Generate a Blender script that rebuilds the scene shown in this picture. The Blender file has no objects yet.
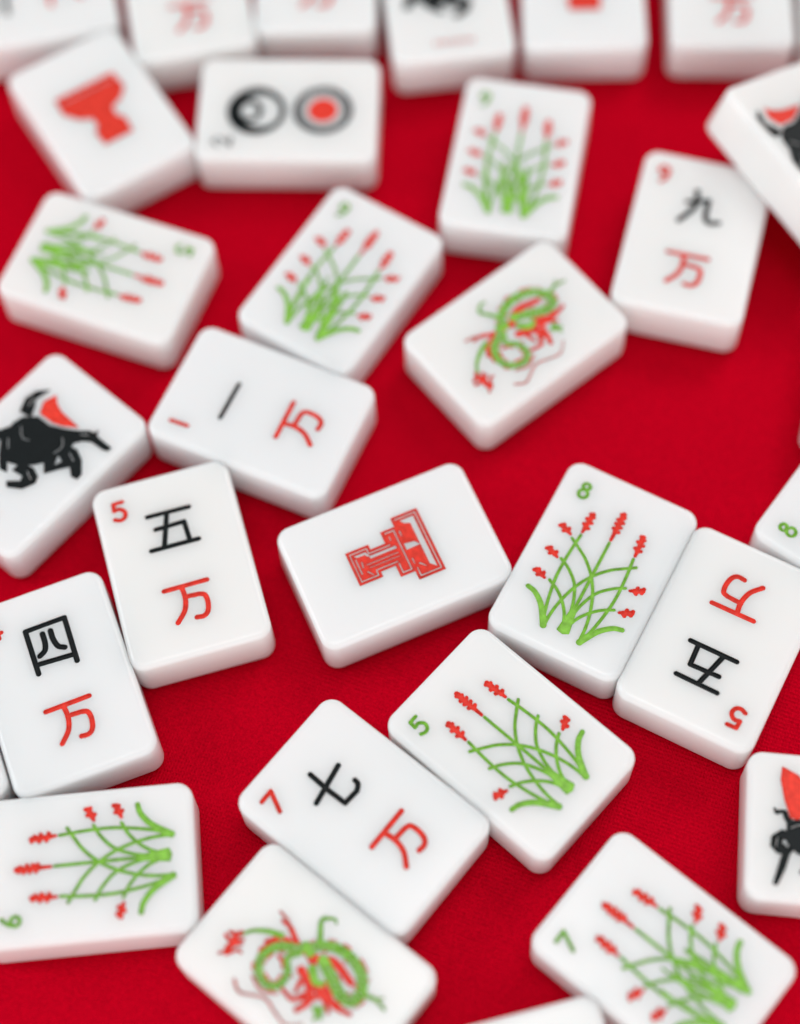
import bpy, math, random
import numpy as np
from mathutils import Matrix, Vector

random.seed(4)
L = 0.036                      # length of one tile in metres; all plan measures below are in tile lengths
HW, HL, TH = 0.349, 0.5, 0.2912  # half width, half length, thickness
RB, RC = 0.031, 0.076          # edge rounding, plan corner rounding
RIM, LIFT = 0.0030, 0.0006     # white rim of each groove, paint thickness

sc = bpy.context.scene
col = sc.collection

# ------------------------------------------------------------------ materials
def new_mat(name):
    m = bpy.data.materials.new(name); m.use_nodes = True
    nt = m.node_tree
    return m, nt, nt.nodes['Principled BSDF']

def tile_material():
    m, nt, b = new_mat('white_melamine')
    b.inputs['Base Color'].default_value = (0.83, 0.825, 0.825, 1)
    b.inputs['Roughness'].default_value = 0.22
    b.inputs['Subsurface Weight'].default_value = 0.9
    b.inputs['Subsurface Radius'].default_value = (1.0, 0.86, 0.82)
    b.inputs['Subsurface Scale'].default_value = 0.0062
    b.inputs['IOR'].default_value = 1.47
    tc = nt.nodes.new('ShaderNodeTexCoord')
    oi = nt.nodes.new('ShaderNodeObjectInfo')
    add = nt.nodes.new('ShaderNodeVectorMath'); add.operation = 'ADD'
    nt.links.new(tc.outputs['Object'], add.inputs[0]); nt.links.new(oi.outputs['Location'], add.inputs[1])
    # handling marks: slight gloss variation and the faint orange-peel of moulded resin
    n = nt.nodes.new('ShaderNodeTexNoise'); n.inputs['Scale'].default_value = 160; n.inputs['Detail'].default_value = 5
    nt.links.new(add.outputs[0], n.inputs['Vector'])
    mr = nt.nodes.new('ShaderNodeMapRange')
    mr.inputs['From Min'].default_value = .3; mr.inputs['From Max'].default_value = .7
    mr.inputs['To Min'].default_value = .13; mr.inputs['To Max'].default_value = .19
    nt.links.new(n.outputs['Fac'], mr.inputs['Value']); nt.links.new(mr.outputs[0], b.inputs['Roughness'])
    n2 = nt.nodes.new('ShaderNodeTexNoise'); n2.inputs['Scale'].default_value = 420; n2.inputs['Detail'].default_value = 3
    nt.links.new(add.outputs[0], n2.inputs['Vector'])
    bp = nt.nodes.new('ShaderNodeBump'); bp.inputs['Strength'].default_value = .05; bp.inputs['Distance'].default_value = .00008
    nt.links.new(n2.outputs['Fac'], bp.inputs['Height']); nt.links.new(bp.outputs[0], b.inputs['Normal'])
    # each tile very slightly warmer or cooler
    cr = nt.nodes.new('ShaderNodeValToRGB')
    cr.color_ramp.elements[0].color = (0.875, 0.86, 0.842, 1); cr.color_ramp.elements[1].color = (0.85, 0.855, 0.865, 1)
    nt.links.new(oi.outputs['Random'], cr.inputs['Fac']); nt.links.new(cr.outputs[0], b.inputs['Base Color'])
    return m

def paint_material(name, rgb, rough=.34):
    m, nt, b = new_mat(name)
    tc = nt.nodes.new('ShaderNodeTexCoord')
    n = nt.nodes.new('ShaderNodeTexNoise'); n.inputs['Scale'].default_value = 900; n.inputs['Detail'].default_value = 4
    nt.links.new(tc.outputs['Object'], n.inputs['Vector'])
    cr = nt.nodes.new('ShaderNodeValToRGB')
    cr.color_ramp.elements[0].position = .3; cr.color_ramp.elements[1].position = .72
    cr.color_ramp.elements[0].color = tuple(c * .74 for c in rgb) + (1,)
    cr.color_ramp.elements[1].color = tuple(min(1, c * 1.16) for c in rgb) + (1,)
    nt.links.new(n.outputs['Fac'], cr.inputs['Fac'])
    # groove shading painted into the enamel colour: darker at the rim than at the bottom
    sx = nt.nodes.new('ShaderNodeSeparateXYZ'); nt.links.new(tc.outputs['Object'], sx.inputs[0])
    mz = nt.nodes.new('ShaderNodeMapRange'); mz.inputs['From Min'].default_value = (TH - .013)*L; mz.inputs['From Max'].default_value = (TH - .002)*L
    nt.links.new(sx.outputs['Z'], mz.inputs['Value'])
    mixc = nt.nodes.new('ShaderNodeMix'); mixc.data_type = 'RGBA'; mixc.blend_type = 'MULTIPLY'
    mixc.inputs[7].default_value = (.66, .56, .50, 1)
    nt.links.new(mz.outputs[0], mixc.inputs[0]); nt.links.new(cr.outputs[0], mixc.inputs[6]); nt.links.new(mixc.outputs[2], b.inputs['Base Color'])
    b.inputs['Roughness'].default_value = rough*.8
    b.inputs['Specular IOR Level'].default_value = .22
    bp = nt.nodes.new('ShaderNodeBump'); bp.inputs['Strength'].default_value = .25; bp.inputs['Distance'].default_value = .00006
    nt.links.new(n.outputs['Fac'], bp.inputs['Height']); nt.links.new(bp.outputs[0], b.inputs['Normal'])
    return m

def cloth_material():
    m, nt, b = new_mat('red_satin_cloth')
    N, K = nt.nodes, nt.links
    tc = N.new('ShaderNodeTexCoord')
    mp = N.new('ShaderNodeMapping'); mp.inputs['Rotation'].default_value = (0, 0, math.radians(24))
    K.new(tc.outputs['Object'], mp.inputs['Vector'])
    def thread(direction, scale):
        w = N.new('ShaderNodeTexWave'); w.wave_type = 'BANDS'; w.bands_direction = direction
        w.inputs['Scale'].default_value = scale; w.inputs['Distortion'].default_value = 1.2
        w.inputs['Detail'].default_value = 2; w.inputs['Detail Scale'].default_value = 3
        K.new(mp.outputs[0], w.inputs['Vector']); return w
    a, c = thread('X', 560), thread('Y', 430)
    mx = N.new('ShaderNodeMath'); mx.operation = 'MAXIMUM'
    K.new(a.outputs['Fac'], mx.inputs[0]); K.new(c.outputs['Fac'], mx.inputs[1])
    g = N.new('ShaderNodeTexNoise'); g.inputs['Scale'].default_value = 2300; g.inputs['Detail'].default_value = 3
    K.new(mp.outputs[0], g.inputs['Vector'])
    sm = N.new('ShaderNodeMath'); sm.operation = 'MULTIPLY_ADD'; sm.inputs[1].default_value = 1.6
    K.new(g.outputs['Fac'], sm.inputs[0]); K.new(mx.outputs[0], sm.inputs[2])
    bp = N.new('ShaderNodeBump'); bp.inputs['Strength'].default_value = .62; bp.inputs['Distance'].default_value = .00012
    K.new(sm.outputs[0], bp.inputs['Height'])
    cr = N.new('ShaderNodeValToRGB')
    cr.color_ramp.elements[0].position = .30; cr.color_ramp.elements[0].color = (.195, .0002, .0029, 1)
    cr.color_ramp.elements[1].position = .72; cr.color_ramp.elements[1].color = (.455, .0004, .0080, 1)
    K.new(g.outputs['Fac'], cr.inputs['Fac'])
    dif = N.new('ShaderNodeBsdfDiffuse'); K.new(cr.outputs[0], dif.inputs['Color']); K.new(bp.outputs[0], dif.inputs['Normal'])
    gl = N.new('ShaderNodeBsdfAnisotropic'); gl.inputs['Roughness'].default_value = .45
    gl.inputs['Color'].default_value = (.95, .002, .03, 1); K.new(bp.outputs[0], gl.inputs['Normal'])
    mix = N.new('ShaderNodeMixShader'); mix.inputs[0].default_value = .32
    K.new(dif.outputs[0], mix.inputs[1]); K.new(gl.outputs[0], mix.inputs[2])
    K.new(mix.outputs[0], N['Material Output'].inputs['Surface'])
    N.remove(b)
    return m

WHITE = tile_material()
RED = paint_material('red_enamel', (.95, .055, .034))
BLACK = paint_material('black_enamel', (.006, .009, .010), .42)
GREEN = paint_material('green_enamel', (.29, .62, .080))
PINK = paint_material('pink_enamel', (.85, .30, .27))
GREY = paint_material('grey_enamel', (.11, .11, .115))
CLOTH = cloth_material()

# ------------------------------------------------------------------ signed distances of the engraved art
def smooth(pts, n=6):
    if len(pts) < 3: return pts
    P = [np.array(p, float) for p in pts]; P = [2*P[0]-P[1]] + P + [2*P[-1]-P[-2]]
    out = []
    for i in range(1, len(P)-2):
        a, b, c, d = P[i-1:i+3]
        for k in range(n):
            t = k / n
            out.append(tuple(.5*((2*b)+(-a+c)*t+(2*a-5*b+4*c-d)*t*t+(-a+3*b-3*c+d)*t**3)))
    out.append(tuple(P[-2]))
    return out

def S(pts, r, r2=None, sm=True):          # a stroke whose radius may taper
    q = smooth(pts) if sm else pts
    n = len(q); r2 = r if r2 is None else r2
    return ('s', [(x, y, r + (r2 - r) * i / max(1, n-1)) for i, (x, y) in enumerate(q)])
def PG(pts, rnd=.002): return ('p', pts, rnd)
def CI(x, y, r): return ('s', [(x, y, r)])
def RING(x, y, rx, ry, w):
    return ('s', [(x + rx*math.cos(a), y + ry*math.sin(a), w) for a in [k*math.pi/14 for k in range(29)]])

def eval_shape(sh, X, Y):
    F = np.full(X.shape, .05)
    if sh[0] == 's':
        q = sh[1]
        segs = [(q[0], q[0])] if len(q) == 1 else list(zip(q[:-1], q[1:]))
        xs, ys = X[0], Y[:, 0]
        for a, b in segs:
            m = max(a[2], b[2]) + .02
            i0, i1 = np.searchsorted(xs, (min(a[0], b[0]) - m, max(a[0], b[0]) + m))
            j0, j1 = np.searchsorted(ys, (min(a[1], b[1]) - m, max(a[1], b[1]) + m))
            if i0 >= i1 or j0 >= j1: continue
            x = X[j0:j1, i0:i1]; y = Y[j0:j1, i0:i1]
            dx, dy = b[0]-a[0], b[1]-a[1]; l2 = dx*dx+dy*dy
            t = np.clip(((x-a[0])*dx+(y-a[1])*dy)/l2, 0, 1) if l2 > 1e-12 else np.zeros(x.shape)
            d = np.hypot(x-a[0]-t*dx, y-a[1]-t*dy) - (a[2] + (b[2]-a[2])*t)
            F[j0:j1, i0:i1] = np.minimum(F[j0:j1, i0:i1], d)
    else:
        P = sh[1]; D = np.full(X.shape, 1e9); ins = np.zeros(X.shape, bool)
        for (ax, ay), (bx, by) in zip(P, P[1:] + P[:1]):
            dx, dy = bx-ax, by-ay; l2 = dx*dx+dy*dy + 1e-18
            t = np.clip(((X-ax)*dx+(Y-ay)*dy)/l2, 0, 1)
            D = np.minimum(D, np.hypot(X-ax-t*dx, Y-ay-t*dy))
            c = ((ay > Y) != (by > Y)) & (X < (bx-ax)*(Y-ay)/((by-ay) if abs(by-ay) > 1e-12 else 1e-12) + ax)
            ins ^= c
        F = np.where(ins, -D, D) - sh[2]
    return F

class Mark:                                # one painted part of a tile face
    def __init__(s, name, mat, shapes, cut=(), depth=.0210, parent=None, label=None):
        s.name, s.mat, s.shapes, s.cut, s.depth, s.parent, s.label = name, mat, shapes, cut, depth, parent, label
    def field(s, X, Y):
        F = np.full(X.shape, .05)
        for q in s.shapes: F = np.minimum(F, eval_shape(q, X, Y))
        for q in s.cut: F = np.maximum(F, -eval_shape(q, X, Y))
        return F

def shift(marks, dx, dy):
    for m in marks:
        def mv(q):
            if q[0] == 's': return ('s', [(x+dx, y+dy, r) for x, y, r in q[1]])
            return ('p', [(x+dx, y+dy) for x, y in q[1]], q[2])
        m.shapes = [mv(q) for q in m.shapes]; m.cut = [mv(q) for q in m.cut]
    return marks

# ---- digits (top left corner of the face)
def digit(n, mat, r=.0108):
    x0, y0 = -.229, .346
    D = {
     '1': [S([(-.232, .390), (-.228, .298)], r)],
     '4': [S([(-.215, .392), (-.262, .325), (-.195, .325)], r, sm=False), S([(-.213, .352), (-.213, .297)], r)],
     '5': [S([(-.203, .390), (-.248, .388), (-.251, .350)], r, sm=False),
           S([(-.251, .350), (-.222, .353), (-.200, .330), (-.208, .301), (-.232, .292), (-.257, .302)], r)],
     '6': [RING(-.228, .318, .024, .024, r), S([(-.252, .320), (-.240, .358), (-.212, .390)], r)],
     '7': [S([(-.266, .386), (-.201, .388), (-.247, .292)], r, sm=False)],
     '8': [RING(-.222, .372, .021, .019, r), RING(-.222, .322, .026, .026, r)],
     '9': [RING(-.228, .366, .024, .024, r), S([(-.204, .364), (-.212, .320), (-.236, .292)], r)],
     '2': [S([(-.258, .370), (-.230, .392), (-.205, .368), (-.225, .330), (-.258, .296)], r), S([(-.258, .296), (-.198, .296)], r)],
    }
    D = D[n]
    if mat is GREEN: D = [('s', [(-.238 + (x+.232)*.88, .352 + (y-.346)*.88, q) for x, y, q in d[1]]) for d in D]
    return Mark('index_number', mat, D)

W = .0124
def wan():
    return Mark('ten_thousand_character', RED, [
        S([(-.108, -.142), (.106, -.140)], W), S([(-.022, -.145), (-.017, -.205), (-.034, -.268), (-.080, -.322)], W),
        S([(-.018, -.199), (.052, -.203)], W), S([(.052, -.203), (.078, -.215), (.084, -.255), (.074, -.300), (.050, -.321), (.015, -.319)], W)])
def numeral(n):
    D = {
     'one': [S([(-.120, .165), (.092, .163)], W*.9)],
     'two': [S([(-.075, .24), (.075, .24)], W), S([(-.115, .12), (.110, .12)], W)],
     'three': [S([(-.09, .26), (.09, .26)], W), S([(-.07, .19), (.07, .19)], W), S([(-.115, .11), (.110, .11)], W)],
     'four': [S([(-.086, .054), (-.086, .286), (.111, .288), (.105, .052)], W*1.05, sm=False), S([(-.085, .101), (.103, .088)], W*1.05),
              S([(-.012, .245), (-.013, .195), (-.025, .158), (-.055, .139)], W*1.1), S([(.029, .247), (.029, .200), (.041, .158), (.069, .139)], W*1.1)],
     'five': [S([(-.100, .271), (.110, .269)], W), S([(-.120, .085), (.118, .085)], W),
              S([(-.002, .268), (-.055, .087)], W), S([(-.075, .192), (.070, .197), (.075, .087)], W, sm=False)],
     'seven': [S([(-.112, .187), (.090, .226)], W), S([(-.026, .298), (-.031, .19), (-.028, .085), (.050, .080)], W, sm=False),
               S([(.050, .080), (.078, .097), (.084, .120)], W)],
     'nine': [S([(-.030, .275), (-.024, .175), (-.092, .066)], W*1.15), S([(-.070, .192), (.040, .226)], W*1.15),
              S([(.040, .226), (.042, .125), (.066, .087), (.116, .098)], W*1.15)],
    }
    return Mark('numeral_character', BLACK, D[n])
def wan_tile(word, dig): return [digit(dig, RED), numeral(word), wan()]

# ---- flowering reeds
def mir(pts): return [(-x, y) for x, y in pts]
def reeds(dense=False):
    r = .0078
    out = [S([(0, .148), (.001, -.09), (0, -.30)], r), PG([(-.010, -.24), (.010, -.24), (.030, -.372), (.004, -.384), (-.026, -.376)], .004)]
    for f in (lambda p: p, mir):
        out += [
            S(f([(-.098, -.385), (-.122, -.31), (-.143, -.20), (-.153, -.10), (-.150, .02), (-.141, .122)]), r),
            S(f([(-.172, .088), (-.120, .055), (-.060, .012), (0, -.055), (.045, -.135), (.075, -.225), (.090, -.31), (.092, -.385)]), r),
            S(f([(-.172, -.034), (-.120, -.064), (-.060, -.122), (-.024, -.20), (-.006, -.28), (0, -.335)]), r),
            S(f([(-.172, -.162), (-.120, -.190), (-.070, -.235), (-.034, -.285), (-.014, -.335)]), r),
            S(f([(-.250, -.238), (-.205, -.252), (-.150, -.300), (-.098, -.385)]), .0120, .0150),
            S(f([(-.112, -.345), (-.096, -.388)]), .012, .0165)]
    if dense:
        rn = random.Random(7)
        for k in range(10):
            x0 = rn.choice([-.095, 0, .095]) + rn.uniform(-.02, .02); x1 = x0*.6 + rn.uniform(-.09, .09); y1 = rn.uniform(-.20, .0)
            out.append(S([(x0, -.37), ((x0+x1)/2 + rn.uniform(-.02, .02), (y1-.37)/2), (x1, y1)], .0085, .0050))
    return Mark('reed_stems', GREEN, out, depth=.0180)
SLOTS = {'M': ((0, .326), (0, .158)), 'TL': ((-.135, .256), (-.142, .134)), 'TR': ((.135, .256), (.142, .134)),
         'L1': ((-.248, .132), (-.182, .101)), 'L2': ((-.252, -.008), (-.186, -.039)), 'L3': ((-.256, -.139), (-.192, -.165)),
         'R1': ((.250, .132), (.186, .101)), 'R2': ((.256, -.008), (.190, -.039)), 'R3': ((.256, -.139), (.192, -.165))}
def spike(slot):
    (tx, ty), (bx, by) = SLOTS[slot]
    l = math.hypot(tx-bx, ty-by); ux, uy = (tx-bx)/l, (ty-by)/l; px, py = -uy, ux
    big = l > .11
    bx += ux*.008; by += uy*.008; l -= .008
    sh = [S([(bx, by), (tx - ux*.012, ty - uy*.012)], .0080, .0150)]
    k = 4 if l > .15 else (3 if big else 2)
    a0 = .34 if l > .15 else (.26 if big else .36)
    for i in range(k):
        s = l * (a0 + (.84 - a0) * i / (k - 1 if k > 1 else 1))
        w = .0160 if i < k-1 else .0110
        for sg in (1, -1):
            j = s + (.006 if sg > 0 else -.004) + random.uniform(-.003, .003)
            x, y = bx + ux*j, by + uy*j
            sh.append(S([(x, y), (x + px*w*sg + ux*.006, y + py*w*sg + uy*.006)], .0125, .0098))
    sh.append(CI(tx - ux*.008, ty - uy*.004, .0125))
    return Mark('flower_spike', RED, sh)
def reed_tile(n, dense=False):
    sl = {5: 'M TL TR L3 R3', 6: 'M TL TR L3 R2 R3', 7: 'M TL TR L2 L3 R2 R3', 8: 'M TL TR L1 L2 L3 R2 R3',
          9: 'M TL TR L1 L2 L3 R1 R2 R3'}[n].split()
    return [digit(str(n), GREEN, .0086), reeds(dense)] + [spike(s) for s in sl]

# ---- the blocky double letter emblem
def emblem(solid=False):
    half = [(.091, -.222), (.091, -.105), (.062, -.105), (.062, -.021), (.127, -.021), (.127, .055), (.177, .055), (.177, .190)]
    o = half + [(-x, y) for x, y in reversed(half)]
    ins = [(.077, -.208), (.077, -.119), (.048, -.119), (.048, -.007)]
    cut = [S([(-x, y) for x, y in ins], .0029, sm=False), S(ins, .0029, sm=False),
           S([(-.077, -.208), (.077, -.208)], .0021),
           S([(-.113, -.004), (-.113, .041), (.113, .041), (.113, -.004), (.062, -.004)], .0032, sm=False),
           S([(-.163, .069), (-.163, .176), (.163, .176), (.163, .069), (.118, .069)], .0029, sm=False),
           PG([(-.148, .160), (.146, .160), (.120, .134), (-.118, .134)], .001),
           PG([(-.148, .160), (-.118, .134), (-.130, .104), (-.148, .090)], .001),
           PG([(-.026, .060), (-.018, .112), (.006, .130), (.008, .060)], .001),
           PG([(-.034, -.120), (-.020, -.120), (-.020, .018), (-.034, .018)], .0005),
           PG([(-.062, -.192), (-.050, -.180), (-.050, -.140), (-.034, -.128), (-.034, -.118), (-.062, -.132)], .0005),
           S([(-.042, -.190), (.040, -.190)], .0030), S([(.004, -.150), (.004, .015)], .0022), S([(.024, -.140), (.024, .015)], .0018),
           S([(.040, -.160), (.064, -.140)], .0036, .0020), S([(.100, .090), (.124, .112)], .0046, .0020),
           S([(-.096, .066), (-.070, .066)], .0036, .0018), S([(.064, .066), (.092, .066)], .0036, .0018),
           S([(-.090, .008), (-.070, .008)], .0026), S([(-.018, -.168), (.010, -.172)], .0030)]
    if solid: cut = cut[7:8] and [S([(-.150, .150), (.150, .150)], .003)]; o = [(-.085, -.225), (.085, -.225), (.092, -.120), (.060, -.080), (.066, -.020), (.135, .010), (.190, .070), (.180, .192), (-.180, .192), (-.186, .080), (-.125, .000), (-.062, -.030), (-.058, -.090), (-.092, -.130)]
    return Mark('letter_emblem', RED, [PG(o, .003)], cut, depth=.010)

# ---- a leaping horse with a red cloth over its back
def horse(text=True):
    body = [PG([(-.178, .100), (-.120, .150), (-.040, .152), (.040, .190), (.100, .228), (.140, .262), (.168, .268), (.205, .262),
                (.292, .262), (.300, .250), (.262, .236), (.190, .232), (.150, .205), (.122, .165), (.128, .128), (.122, .075),
                (.098, .012), (.060, -.045), (.010, -.095), (-.055, -.122), (-.100, -.098), (-.110, -.045), (-.168, -.010), (-.190, .045)], .006),
            PG([(-.150, .130), (-.215, .120), (-.246, .190), (-.234, .252), (-.188, .300), (-.196, .262), (-.206, .215), (-.180, .185)], .004),
            PG([(.100, .130), (.165, .146), (.222, .120), (.280, .062), (.282, .032), (.250, .026), (.206, .060), (.172, .012),
                (.134, -.050), (.080, .000)], .004),
            PG([(.000, -.085), (.075, -.070), (.120, -.088), (.136, -.122), (.108, -.184), (.044, -.224), (.022, -.206), (.076, -.160),
                (.060, -.130), (.000, -.140)], .004),
            PG([(-.186, .030), (-.110, -.030), (-.070, -.120), (-.020, -.168), (-.056, -.176), (-.112, -.128), (-.150, -.084), (-.176, -.054),
                (-.216, -.126), (-.250, -.118), (-.232, -.060)], .004),
            PG([(.160, .266), (.172, .296), (.186, .266)], .002)]
    cuts = [S([(-.150, .060), (-.100, .020), (-.060, .030)], .0022), S([(.060, .150), (.096, .110), (.090, .060)], .0022),
            S([(.150, .110), (.196, .092)], .0024), S([(.060, -.100), (.104, -.120)], .0024), S([(-.150, -.030), (-.110, -.070)], .0022),
            S([(.120, .222), (.150, .244)], .0022), S([(-.206, .170), (-.216, .216)], .0024), PG([(.120, .060), (.150, .050), (.140, .020)], .002)]
    cloth = [PG([(-.140, .300), (-.160, .235), (-.128, .176), (-.040, .180), (.010, .198), (.078, .243), (.020, .246), (-.050, .250), (-.100, .268)], .003)]
    out = [Mark('horse_emblem', BLACK, body, cuts, depth=.014), Mark('red_cloth', RED, cloth, depth=.014)]
    if text:
        t = []
        for i in range(7):
            x = -.100 + .034*i
            t.append(S([(x, -.405), (x + .004, -.372)], .0048))
            if i % 2: t.append(S([(x, -.390), (x + .018, -.388)], .0044))
        out.append(Mark('small_lettering', RED, t))
    return out

def horse_rearing():        # the second pose, its rump and tail towards the long edge of the tile
    body = [PG([(.030, .300), (.005, .270), (.060, .180), (.090, .060), (.070, -.060), (.020, -.160), (-.040, -.170), (-.080, -.060),
                (-.070, .100), (-.060, .240), (-.030, .300)], .010),
            S([(.010, .290), (.040, .312), (.062, .320), (.060, .360)], .016, .008),
            S([(.055, .352), (.075, .366)], .008, .005),
            PG([(.028, .272), (.034, .190), (-.150, .190), (-.122, .262), (-.080, .296), (-.010, .305)], .004),
            PG([(-.036, .262), (-.024, .330), (-.056, .374), (-.100, .378), (-.132, .346), (-.126, .318), (-.098, .322), (-.086, .300), (-.070, .262)], .004),
            PG([(-.020, .250), (-.090, .262), (-.130, .296), (-.200, .316), (-.276, .350), (-.272, .364), (-.184, .340), (-.120, .322), (-.040, .300)], .004),
            S([(-.080, .150), (-.150, .190), (-.210, .240)], .026, .010),
            S([(.060, -.080), (.110, -.160), (.150, -.230)], .034, .018), S([(-.03, -.16), (-.10, -.22), (-.17, -.21)], .026, .010)]
    cloth = [PG([(.273, .330), (.215, .336), (.120, .318), (.040, .290), (.034, .262), (.075, .190), (.160, .200), (.240, .262)], .004)]
    cuts = [CI(-.078, .318, .010), CI(-.092, .306, .007), S([(-.060, .350), (-.100, .356)], .0024), S([(-.010, .290), (.008, .250), (.000, .200)], .0024)]
    return [Mark('horse_emblem', BLACK, body, cuts, depth=.014), Mark('red_cloth', RED, cloth, depth=.014)]

# ---- dragon
def dragon():
    g = [S([(.062, -.318), (.020, -.290), (-.020, -.235), (-.042, -.178)], .007, .014),
         S([(-.075, -.060), (-.040, -.085), (-.026, -.118), (.016, -.168), (.085, -.186), (.143, -.153), (.163, -.090), (.130, -.045), (.066, -.050), (.018, -.092), (-.034, -.066)], .022, .014),
         S([(-.062, -.030), (-.105, -.022), (-.150, .045), (-.158, .130), (-.128, .212), (-.070, .258), (-.015, .250), (-.004, .196), (-.034, .124), (-.072, .040)], .021, .026),
         S([(-.110, -.010), (-.160, -.050), (-.205, -.080), (-.232, -.060)], .013, .007),
         S([(-.222, -.078), (-.245, -.040), (-.236, -.020)], .008, .005),
         S([(-.061, .262), (-.085, .325), (-.076, .385)], .011, .006), S([(-.085, .325), (-.110, .350)], .007, .004),
         S([(-.015, .026), (.020, .069), (.006, .100)], .020, .013), S([(.110, .150), (.125, .190)], .016, .008),
         S([(.090, .170), (.150, .172)], .010, .006)]
    r = [S([(-.096, -.215), (-.094, -.167), (-.064, -.108), (-.051, -.032)], .008, .014),
         S([(.022, -.214), (-.030, -.178), (-.048, -.130), (-.040, -.070)], .009),
         S([(-.048, -.002), (-.096, .080), (-.074, .196)], .023, .016),
         S([(.020, -.010), (.046, .052), (.098, .102), (.165, .085)], .020, .012),
         S([(.024, .130), (.048, .200), (.034, .280)], .020, .009), S([(.040, .090), (.055, .150), (.086, .200)], .015, .008),
         S([(.135, -.024), (.140, .042), (.090, .070)], .008, .012), S([(.060, .020), (.110, .030)], .012, .006),
         S([(.016, -.168), (.085, -.186), (.143, -.153), (.163, -.090), (.130, -.045)], .021, .019),
         S([(-.026, -.118), (.010, -.176), (.060, -.200)], .022, .018), S([(.000, .110), (.060, .120), (.110, .090)], .014, .009),
         S([(.100, .100), (.120, .060)], .010, .006), S([(.050, -.060), (.036, -.130)], .009, .006)]
    f = [S([(.190, -.345), (.150, -.322), (.098, -.338), (.062, -.326)], .006, .012), S([(.112, -.374), (.120, -.330), (.100, -.290)], .008, .006),
         S([(.172, -.318), (.130, -.290), (.128, -.268)], .009, .005), S([(.090, -.368), (.076, -.340)], .008), S([(.150, -.330), (.105, -.318)], .013, .016), S([(.080, -.300), (.104, -.330)], .008)]
    w = [S([(.236, -.215), (.262, -.160), (.214, -.062), (.230, .011), (.243, .085), (.196, .142)], .0062, .0045),
         S([(-.120, -.250), (-.110, -.195), (-.080, -.160)], .006), S([(.176, -.160), (.196, -.095), (.165, -.030)], .006)]
    cuts, lines = [], []
    for q in (g[1][1], g[2][1]):
        for k in range(2, len(q)-2):
            (x0, y0, _), (x1, y1, r0) = q[k-1], q[k]; dx, dy = x1-x0, y1-y0; l = math.hypot(dx, dy) + 1e-9
            px, py = -dy/l, dx/l
            if k % 2: cuts.append(S([(x1 - px*r0*.55, y1 - py*r0*.55), (x1 + px*r0*.35 + dx/l*.006, y1 + py*r0*.35 + dy/l*.006)], .0020))
            sg = 1 if k % 10 < 7 else -1
            lines.append((x1 + px*sg*(r0+.007), y1 + py*sg*(r0+.007)))
        for k in range(0, len(lines)-4, 6): r.append(S(lines[k:k+5], .0048, .0030, sm=False))
        lines = []
    return [Mark('dragon_body', GREEN, g, cuts), Mark('dragon_mane', RED, r, [('s', q[1]) for q in g]), Mark('dragon_whiskers', PINK, w),
            Mark('flaming_pearl', RED, f)]

# ---- two discs
def discs():
    a, b = (-.020, .166), (-.012, -.202)
    m1 = Mark('black_ring', BLACK, [CI(a[0], a[1], .162)], [CI(a[0], a[1]-.024, .108)])
    m1b = Mark('black_ring', BLACK, [RING(a[0], a[1]+.040, .062, .062, .015), S([(a[0]-.06, a[1]+.09), (a[0]+.06, a[1]+.09)], .022)], [CI(a[0], a[1]+.045, .045)])
    m2 = Mark('grey_ring', GREY, [RING(b[0], b[1], .144, .146, .019), RING(b[0], b[1], .110, .112, .004)])
    m3 = Mark('red_disc', RED, [CI(b[0], b[1], .082)])
    return [Mark('index_number', GREY, digit('2', BLACK, .0066).shapes), m1, m1b, m2, m3]

# ------------------------------------------------------------------ meshes
def plan_loop(inset, n=9):
    rc = max(RC - inset, .006); hw, hl = HW - inset, HL - inset
    out = []
    for cx, cy, a0 in ((hw-rc, hl-rc, 0), (-hw+rc, hl-rc, 90), (-hw+rc, -hl+rc, 180), (hw-rc, -hl+rc, 270)):
        for k in range(n+1):
            a = math.radians(a0 + 90*k/n); out.append((cx + rc*math.cos(a), cy + rc*math.sin(a)))
    return out

def mesh_object(name, verts, faces, mat, parent):
    me = bpy.data.meshes.new(name)
    me.from_pydata([tuple(float(c)*L for c in v) for v in verts], [], faces); me.update()
    me.polygons.foreach_set('use_smooth', [True]*len(me.polygons))
    me.materials.append(mat)
    o = bpy.data.objects.new(name, me); col.objects.link(o); o.parent = parent
    return o

def prof(F, d, wr): 
    t = np.clip(-F/wr, 0, 1); return -d*(1-(1-t)**2)

def paint_mesh(F, Z, xs, ys, lift):
    ny, nx = F.shape; V, FC, idx = [], [], {}
    ins = F < 0
    def gv(j, i):
        k = (j, i)
        if k not in idx: idx[k] = len(V); V.append((xs[i], ys[j], Z[j, i] + lift))
        return idx[k]
    def ev(a, b):
        k = (a, b) if a < b else (b, a)
        if k not in idx:
            (j0, i0), (j1, i1) = k; f0, f1 = F[j0, i0], F[j1, i1]; t = f0/(f0-f1)
            idx[k] = len(V)
            V.append((xs[i0]+(xs[i1]-xs[i0])*t, ys[j0]+(ys[j1]-ys[j0])*t, Z[j0, i0]+(Z[j1, i1]-Z[j0, i0])*t + lift*.4))
        return idx[k]
    cnt = ins[:-1, :-1].astype(int)+ins[1:, :-1]+ins[:-1, 1:]+ins[1:, 1:]
    for j, i in zip(*np.nonzero(cnt)):
        j = int(j); i = int(i)
        c = [(j, i), (j, i+1), (j+1, i+1), (j+1, i)]
        if cnt[j, i] == 4: FC.append([gv(*p) for p in c]); continue
        poly = []
        for a, b in zip(c, c[1:]+c[:1]):
            if ins[a]: poly.append(gv(*a))
            if ins[a] != ins[b]: poly.append(ev(a, b))
        if len(poly) >= 3: FC.append(poly)
    return V, FC

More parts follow.
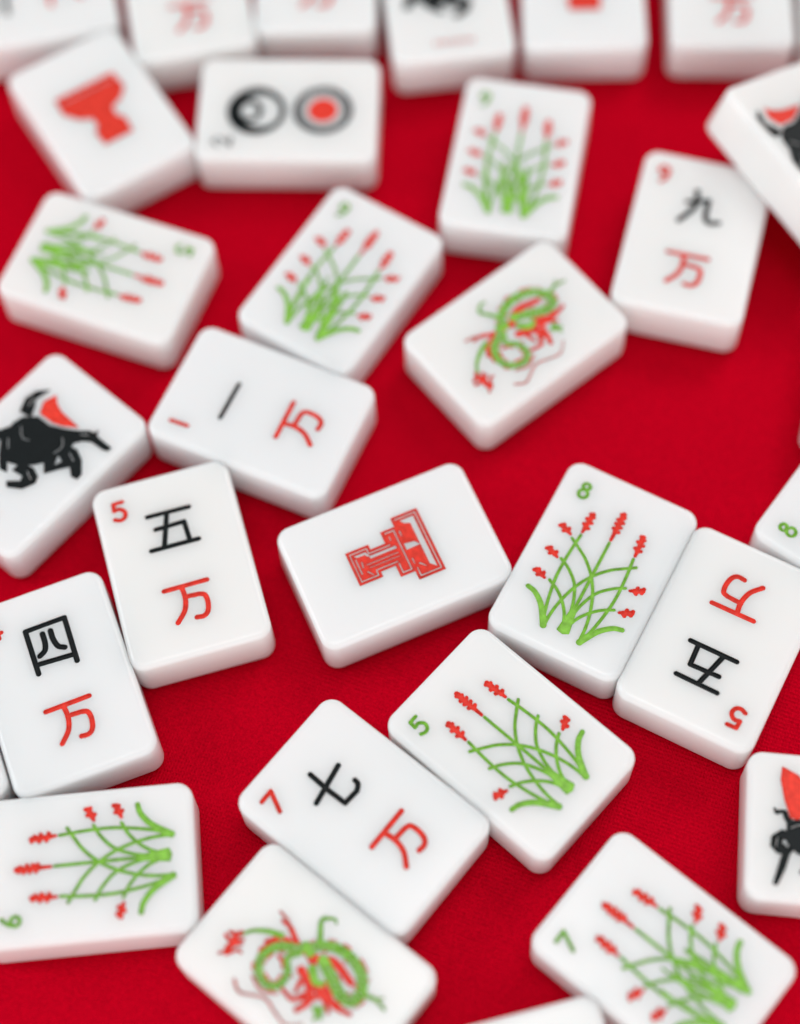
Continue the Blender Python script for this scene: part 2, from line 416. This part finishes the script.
GX, GY = .292, .442
def make_tile(marks, h, parent):
    nx, ny = int(2*GX/h)+1, int(2*GY/h)+1
    xs = np.linspace(-GX, GX, nx); ys = np.linspace(-GY, GY, ny)
    X, Y = np.meshgrid(xs, ys)
    Zb = np.zeros(X.shape); fields = []
    for m in marks:
        F = m.field(X, Y); fields.append(F)
        Zb = np.minimum(Zb, prof(F - RIM, m.depth, .0115))
    edge = np.minimum.reduce([X+GX, GX-X, Y+GY, GY-Y])
    Zb = np.where(edge < h*1.5, 0, Zb)
    V = [(x, y, TH + z) for x, y, z in zip(X.ravel(), Y.ravel(), Zb.ravel())]
    j, i = np.meshgrid(np.arange(ny-1), np.arange(nx-1), indexing='ij')
    a = (j*nx+i).ravel()
    FC = np.stack([a, a+1, a+nx+1, a+nx], 1).tolist()
    # boundary of the engraved field, counter-clockwise
    inner = [k for k in range(nx)] + [r*nx+nx-1 for r in range(1, ny)] + [(ny-1)*nx+k for k in range(nx-2, -1, -1)] + [r*nx for r in range(ny-2, 0, -1)]
    loops = [[(x, y, TH) for x, y in plan_loop(RB + .006)]]
    for k in range(0, 8):
        p = math.radians(90*k/7); loops.append([(x, y, TH-RB*(1-math.cos(p))) for x, y in plan_loop(RB*(1-math.sin(p)))])
    rb = RB
    for k in range(0, 8):
        p = math.radians(90*k/7); loops.append([(x, y, rb*(1-math.sin(p))) for x, y in plan_loop(rb*(1-math.cos(p)))])
    base = len(V); n = len(loops[0])
    for lp in loops: V += lp
    for q in range(len(loops)-1):
        for k in range(n):
            k2 = (k+1) % n; A = base+q*n; B = A+n
            FC.append([A+k, B+k, B+k2, A+k2])
    FC.append([base+(len(loops)-1)*n+k for k in range(n)][::-1])
    # stitch the field to the first loop by angle
    def ang(v): return math.atan2(v[1]/HL*GX/GX, v[0]/HW) % (2*math.pi)
    ia = sorted(((ang(V[k]), k) for k in inner)); oa = sorted(((ang(V[base+k]), base+k) for k in range(n)))
    a_, b_ = 0, 0; ni, no = len(ia), len(oa)
    while a_ < ni or b_ < no:
        va = ia[a_ % ni][1]; vb = oa[b_ % no][1]
        na = ia[(a_+1) % ni][0] + (2*math.pi if a_+1 >= ni else 0); nb = oa[(b_+1) % no][0] + (2*math.pi if b_+1 >= no else 0)
        if b_ >= no or (a_ < ni and na <= nb): FC.append([va, vb, ia[(a_+1) % ni][1]]); a_ += 1
        else: FC.append([va, vb, oa[(b_+1) % no][1]]); b_ += 1
    mesh_object('tile_body', V, FC, WHITE, parent)
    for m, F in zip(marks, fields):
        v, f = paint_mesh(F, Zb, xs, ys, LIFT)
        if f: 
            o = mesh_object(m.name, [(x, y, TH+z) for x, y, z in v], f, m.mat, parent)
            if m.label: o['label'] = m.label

# ------------------------------------------------------------------ the tiles: x, y, turn, height, tilts; face; grid step; label
EX, FI, ME, CO = .0017, .0026, .0042, .0065
TILES = [
 ((-0.042, 3.673, -1.213), [emblem()], EX, 'sharp white tile in the middle with a red blocky letter emblem lying on its side'),
 ((0.924, 3.533, -0.543), reed_tile(8), FI, 'white tile with green 8, green reeds and eight red flower spikes, all in sharp focus'),
 ((1.499, 3.142, 2.601), wan_tile('five', '5'), FI, 'upside-down white tile with black and red characters and a red 5'),
 ((-1.089, 3.693, 0.226), wan_tile('five', '5'), FI, 'upright white tile with black and red characters and a red 5'),
 ((-1.667, 3.112, 0.316), wan_tile('four', '4'), FI, 'white tile with a black box-shaped character above a red one, cut by the left edge'),
 ((0.452, 2.687, 0.777), reed_tile(5), FI, 'sharp slanted white tile with green 5, green reeds and five red spikes'),
 ((-0.249, 2.382, 0.829), wan_tile('seven', '7'), FI, 'slanted white tile with red 7, black cross-like character and red character'),
 ((-1.831, 4.348, -0.763), horse(), FI, 'white tile with a nearly whole black horse figure and red cloth, left edge'),
 ((-0.673, 4.516, 1.098), wan_tile('one', '1'), FI, 'white tile with a single black stroke, red 1 and red character'),
 ((-0.238, 5.281, -0.621), reed_tile(9, True), ME, 'blurred slanted tile of nine red spikes touching the single-stroke tile'),
 ((0.653, 4.894, -0.951), dragon(), ME, 'white tile with green and red dragon in the upper middle, alone on open red cloth'),
 ((1.636, 5.412, -0.316), wan_tile('nine', '9'), ME, 'white tile with black hooked character over a red one, under the leaning horse tile'),
 ((0.743, 5.993, -0.239), reed_tile(9, True), ME, 'blurred upright tile of reeds with nine red spikes, near the top right of centre'),
 ((-1.530, 6.462, 0.508), [emblem(True)], ME, 'blurred tilted white tile with only a solid-looking red emblem, upper left'),
 ((-0.488, 6.404, 1.487), discs(), ME, 'white tile with two round discs, one black ring and one red-centred grey ring'),
 ((-1.480, 5.441, -1.987), reed_tile(5, True), ME, 'blurred sideways tile with green reeds and five red spikes at the upper left edge'),
 ((1.981, 2.153, 1.414), horse_rearing(), FI, 'tile cut by the right edge, showing half a black animal under a red shape'),
 ((1.045, 1.658, 0.818), reed_tile(7, True), ME, 'white tile with green 7 and seven red spikes in the bottom right corner'),
 ((-1.520, 2.214, 1.612), reed_tile(6), FI, 'sideways white tile with green 6 and six red spikes at the lower left edge'),
 ((-0.536, 1.702, -2.302), dragon(), ME, 'white tile with green and red dragon at the bottom, touching the red 7 tile'),
 ((0.427, 7.184, 0.063), horse(), CO, 'blurred tile at the top edge with black smudge above tiny red lettering'),
 ((1.219, 7.194, -0.055), [emblem(True)], CO, 'blurred upright tile at the top edge with the bottom of a solid red emblem'),
 ((2.055, 7.140, -0.090), wan_tile('nine', '9'), CO, 'blurred upright tile in the top right with a pale red character'),
 ((2.305, 3.617, 0.869), reed_tile(8), ME, 'white tile cut by the right edge, only its corner with a green 8 showing'),
 ((2.545, 4.602, -0.323), [], CO, 'tiny blank tile corner at the right edge below the leaning horse tile'),
 ((0.310, 1.078, 1.764), [], CO, 'blank end of a white tile cut by the bottom edge, below the green 7 tile'),
 ((-2.361, 2.950, 0.316), [], CO, 'sliver of a white tile at the left edge beside the box-shaped character tile'),
 ((-1.972, 7.320, 1.722), wan_tile('three', '2'), CO, 'blurred tile in the top left corner with faint grey and red marks side by side'),
 ((-1.056, 7.318, 0.132), wan_tile('one', '1'), CO, 'blurred tile with red character at the top edge, behind the tilted red emblem tile'),
 ((-0.300, 7.432, -0.046), wan_tile('two', '2'), CO, 'blurred tile with red character at the top edge, directly behind the two-disc tile'),
 ((2.798, 7.077, -0.118), [], CO, 'sliver of a blurred blank tile in the top right corner'),
 ((2.272, 5.800, .552, .225, -.079, .309), shift(horse(), -.06, 0), ME, 'tile with black and red figure leaning on the hooked-character tile, right edge'),
]
# the engraving sits a hair off centre, differently on each tile
OFF = {0: (0, .006), 1: (.008, .007), 2: (.009, .005), 3: (.000, .013), 4: (.008, .015), 5: (.003, .017), 6: (.011, .009), 7: (-.004, .006),
       8: (-.003, .008), 9: (.006, .014), 11: (-.003, .014), 15: (.002, .004), 17: (.013, .013), 18: (.009, -.008)}
for ti, (pose, marks, h, label) in enumerate(TILES):
    x, y, th = pose[:3]; z, tx, ty = pose[3:] if len(pose) > 3 else (0, 0, 0)
    root = bpy.data.objects.new('mahjong_tile', None); col.objects.link(root)
    root.empty_display_size = .01
    root['label'] = label; root['category'] = 'mahjong tile'; root['group'] = 'white mahjong tiles scattered on the red cloth'
    R = Matrix.Rotation(tx, 4, 'X') @ Matrix.Rotation(ty, 4, 'Y') @ Matrix.Rotation(th, 4, 'Z')
    root.matrix_world = Matrix.Translation((x*L, y*L, z*L)) @ R
    make_tile(shift(marks, *OFF.get(ti, (.004, .008))), h, root)

# ------------------------------------------------------------------ the cloth
def cloth():
    n = 140; w = 1.3; cx, cy = 0, 6*L
    V, FC = [], []
    def dens(u): return math.copysign(abs(u)**1.8, u)
    for j in range(n+1):
        for i in range(n+1):
            x = cx + dens(2*i/n-1)*w/2; y = cy + dens(2*j/n-1)*w/2
            z = .00010*math.sin(x*61+1.3)*math.sin(y*47+.4) + .00006*math.sin(x*130+y*90)
            V.append((x/L, y/L, (z-.00017)/L))
    for j in range(n):
        for i in range(n):
            a = j*(n+1)+i; FC.append([a, a+1, a+n+2, a+n+1])
    o = mesh_object('tablecloth', V, FC, CLOTH, None)
    o['kind'] = 'structure'
cloth()

# ------------------------------------------------------------------ camera
f, pitch, roll, D = 1826.95, 1.124204, -.058545, 8.41800
cam = bpy.data.cameras.new('camera'); co = bpy.data.objects.new('camera', cam); col.objects.link(co); sc.camera = co
fw = Vector((0, math.cos(pitch), -math.sin(pitch))); r = Vector((1, 0, 0)); u = r.cross(fw)
rr = math.cos(roll)*r + math.sin(roll)*u; uu = -math.sin(roll)*r + math.cos(roll)*u
M = Matrix(((rr.x, uu.x, -fw.x, 0), (rr.y, uu.y, -fw.y, 0), (rr.z, uu.z, -fw.z, D*L), (0, 0, 0, 1)))
co.matrix_world = M
cam.sensor_fit = 'VERTICAL'; cam.sensor_height = 24; cam.lens = f*24/1024
cam.clip_start = .01; cam.clip_end = 20
cam.dof.use_dof = True
def depth(row, z=TH):
    v = (row-512)/f; return (D-z)/(math.sin(pitch)+v*math.cos(pitch))
cam.dof.focus_distance = depth(645)*L
APERTURE = .44                                    # diameter in tile lengths
cam.dof.aperture_fstop = (cam.lens/1000)/(APERTURE*L)
cam.dof.aperture_blades = 0

# ------------------------------------------------------------------ light: a bright room, big soft windows
w = bpy.data.worlds.new('World'); sc.world = w; w.use_nodes = True
wn, wk = w.node_tree.nodes, w.node_tree.links
wt = wn.new('ShaderNodeTexCoord'); ws = wn.new('ShaderNodeSeparateXYZ'); wr = wn.new('ShaderNodeValToRGB')
wk.new(wt.outputs['Generated'], ws.inputs[0]); wk.new(ws.outputs['Z'], wr.inputs['Fac'])
wr.color_ramp.elements[0].position = .0; wr.color_ramp.elements[0].color = (1, 1, 1, 1)
we = wr.color_ramp.elements.new(.28); we.color = (.78, .78, .78, 1)
we = wr.color_ramp.elements.new(.52); we.color = (.33, .33, .33, 1)
wr.color_ramp.elements[1].position = .9; wr.color_ramp.elements[1].color = (.24, .24, .24, 1)
wk.new(wr.outputs[0], wn['Background'].inputs[0])
w.node_tree.nodes['Background'].inputs[1].default_value = 1.07
def area(name, loc, target, sx, sy, power, colr):
    l = bpy.data.lights.new(name, 'AREA'); l.shape = 'RECTANGLE'; l.size, l.size_y = sx, sy; l.energy = power; l.color = colr
    o = bpy.data.objects.new(name, l); col.objects.link(o); o.location = loc
    o.rotation_euler = (Vector(target)-Vector(loc)).to_track_quat('-Z', 'Y').to_euler()
C0 = (0, 4.4*L, 0)
area('left_window', (-1.35, .35, 1.0), C0, .6, .6, 6.6, (.90, .955, 1))
area('front_window', (.10, -1.40, .55), C0, 2.4, .9, 10.5, (1, .985, .97))
area('back_window', (.85, 1.10, 1.30), C0, .8, .7, 6.5, (1, .98, .96))
area('ceiling_light', (.0, .22, 1.3), C0, .35, .35, 1.1, (1, .99, .98))

sc.view_settings.view_transform = 'Standard'; sc.view_settings.look = 'None'
sc.view_settings.exposure = 0; sc.view_settings.gamma = 1
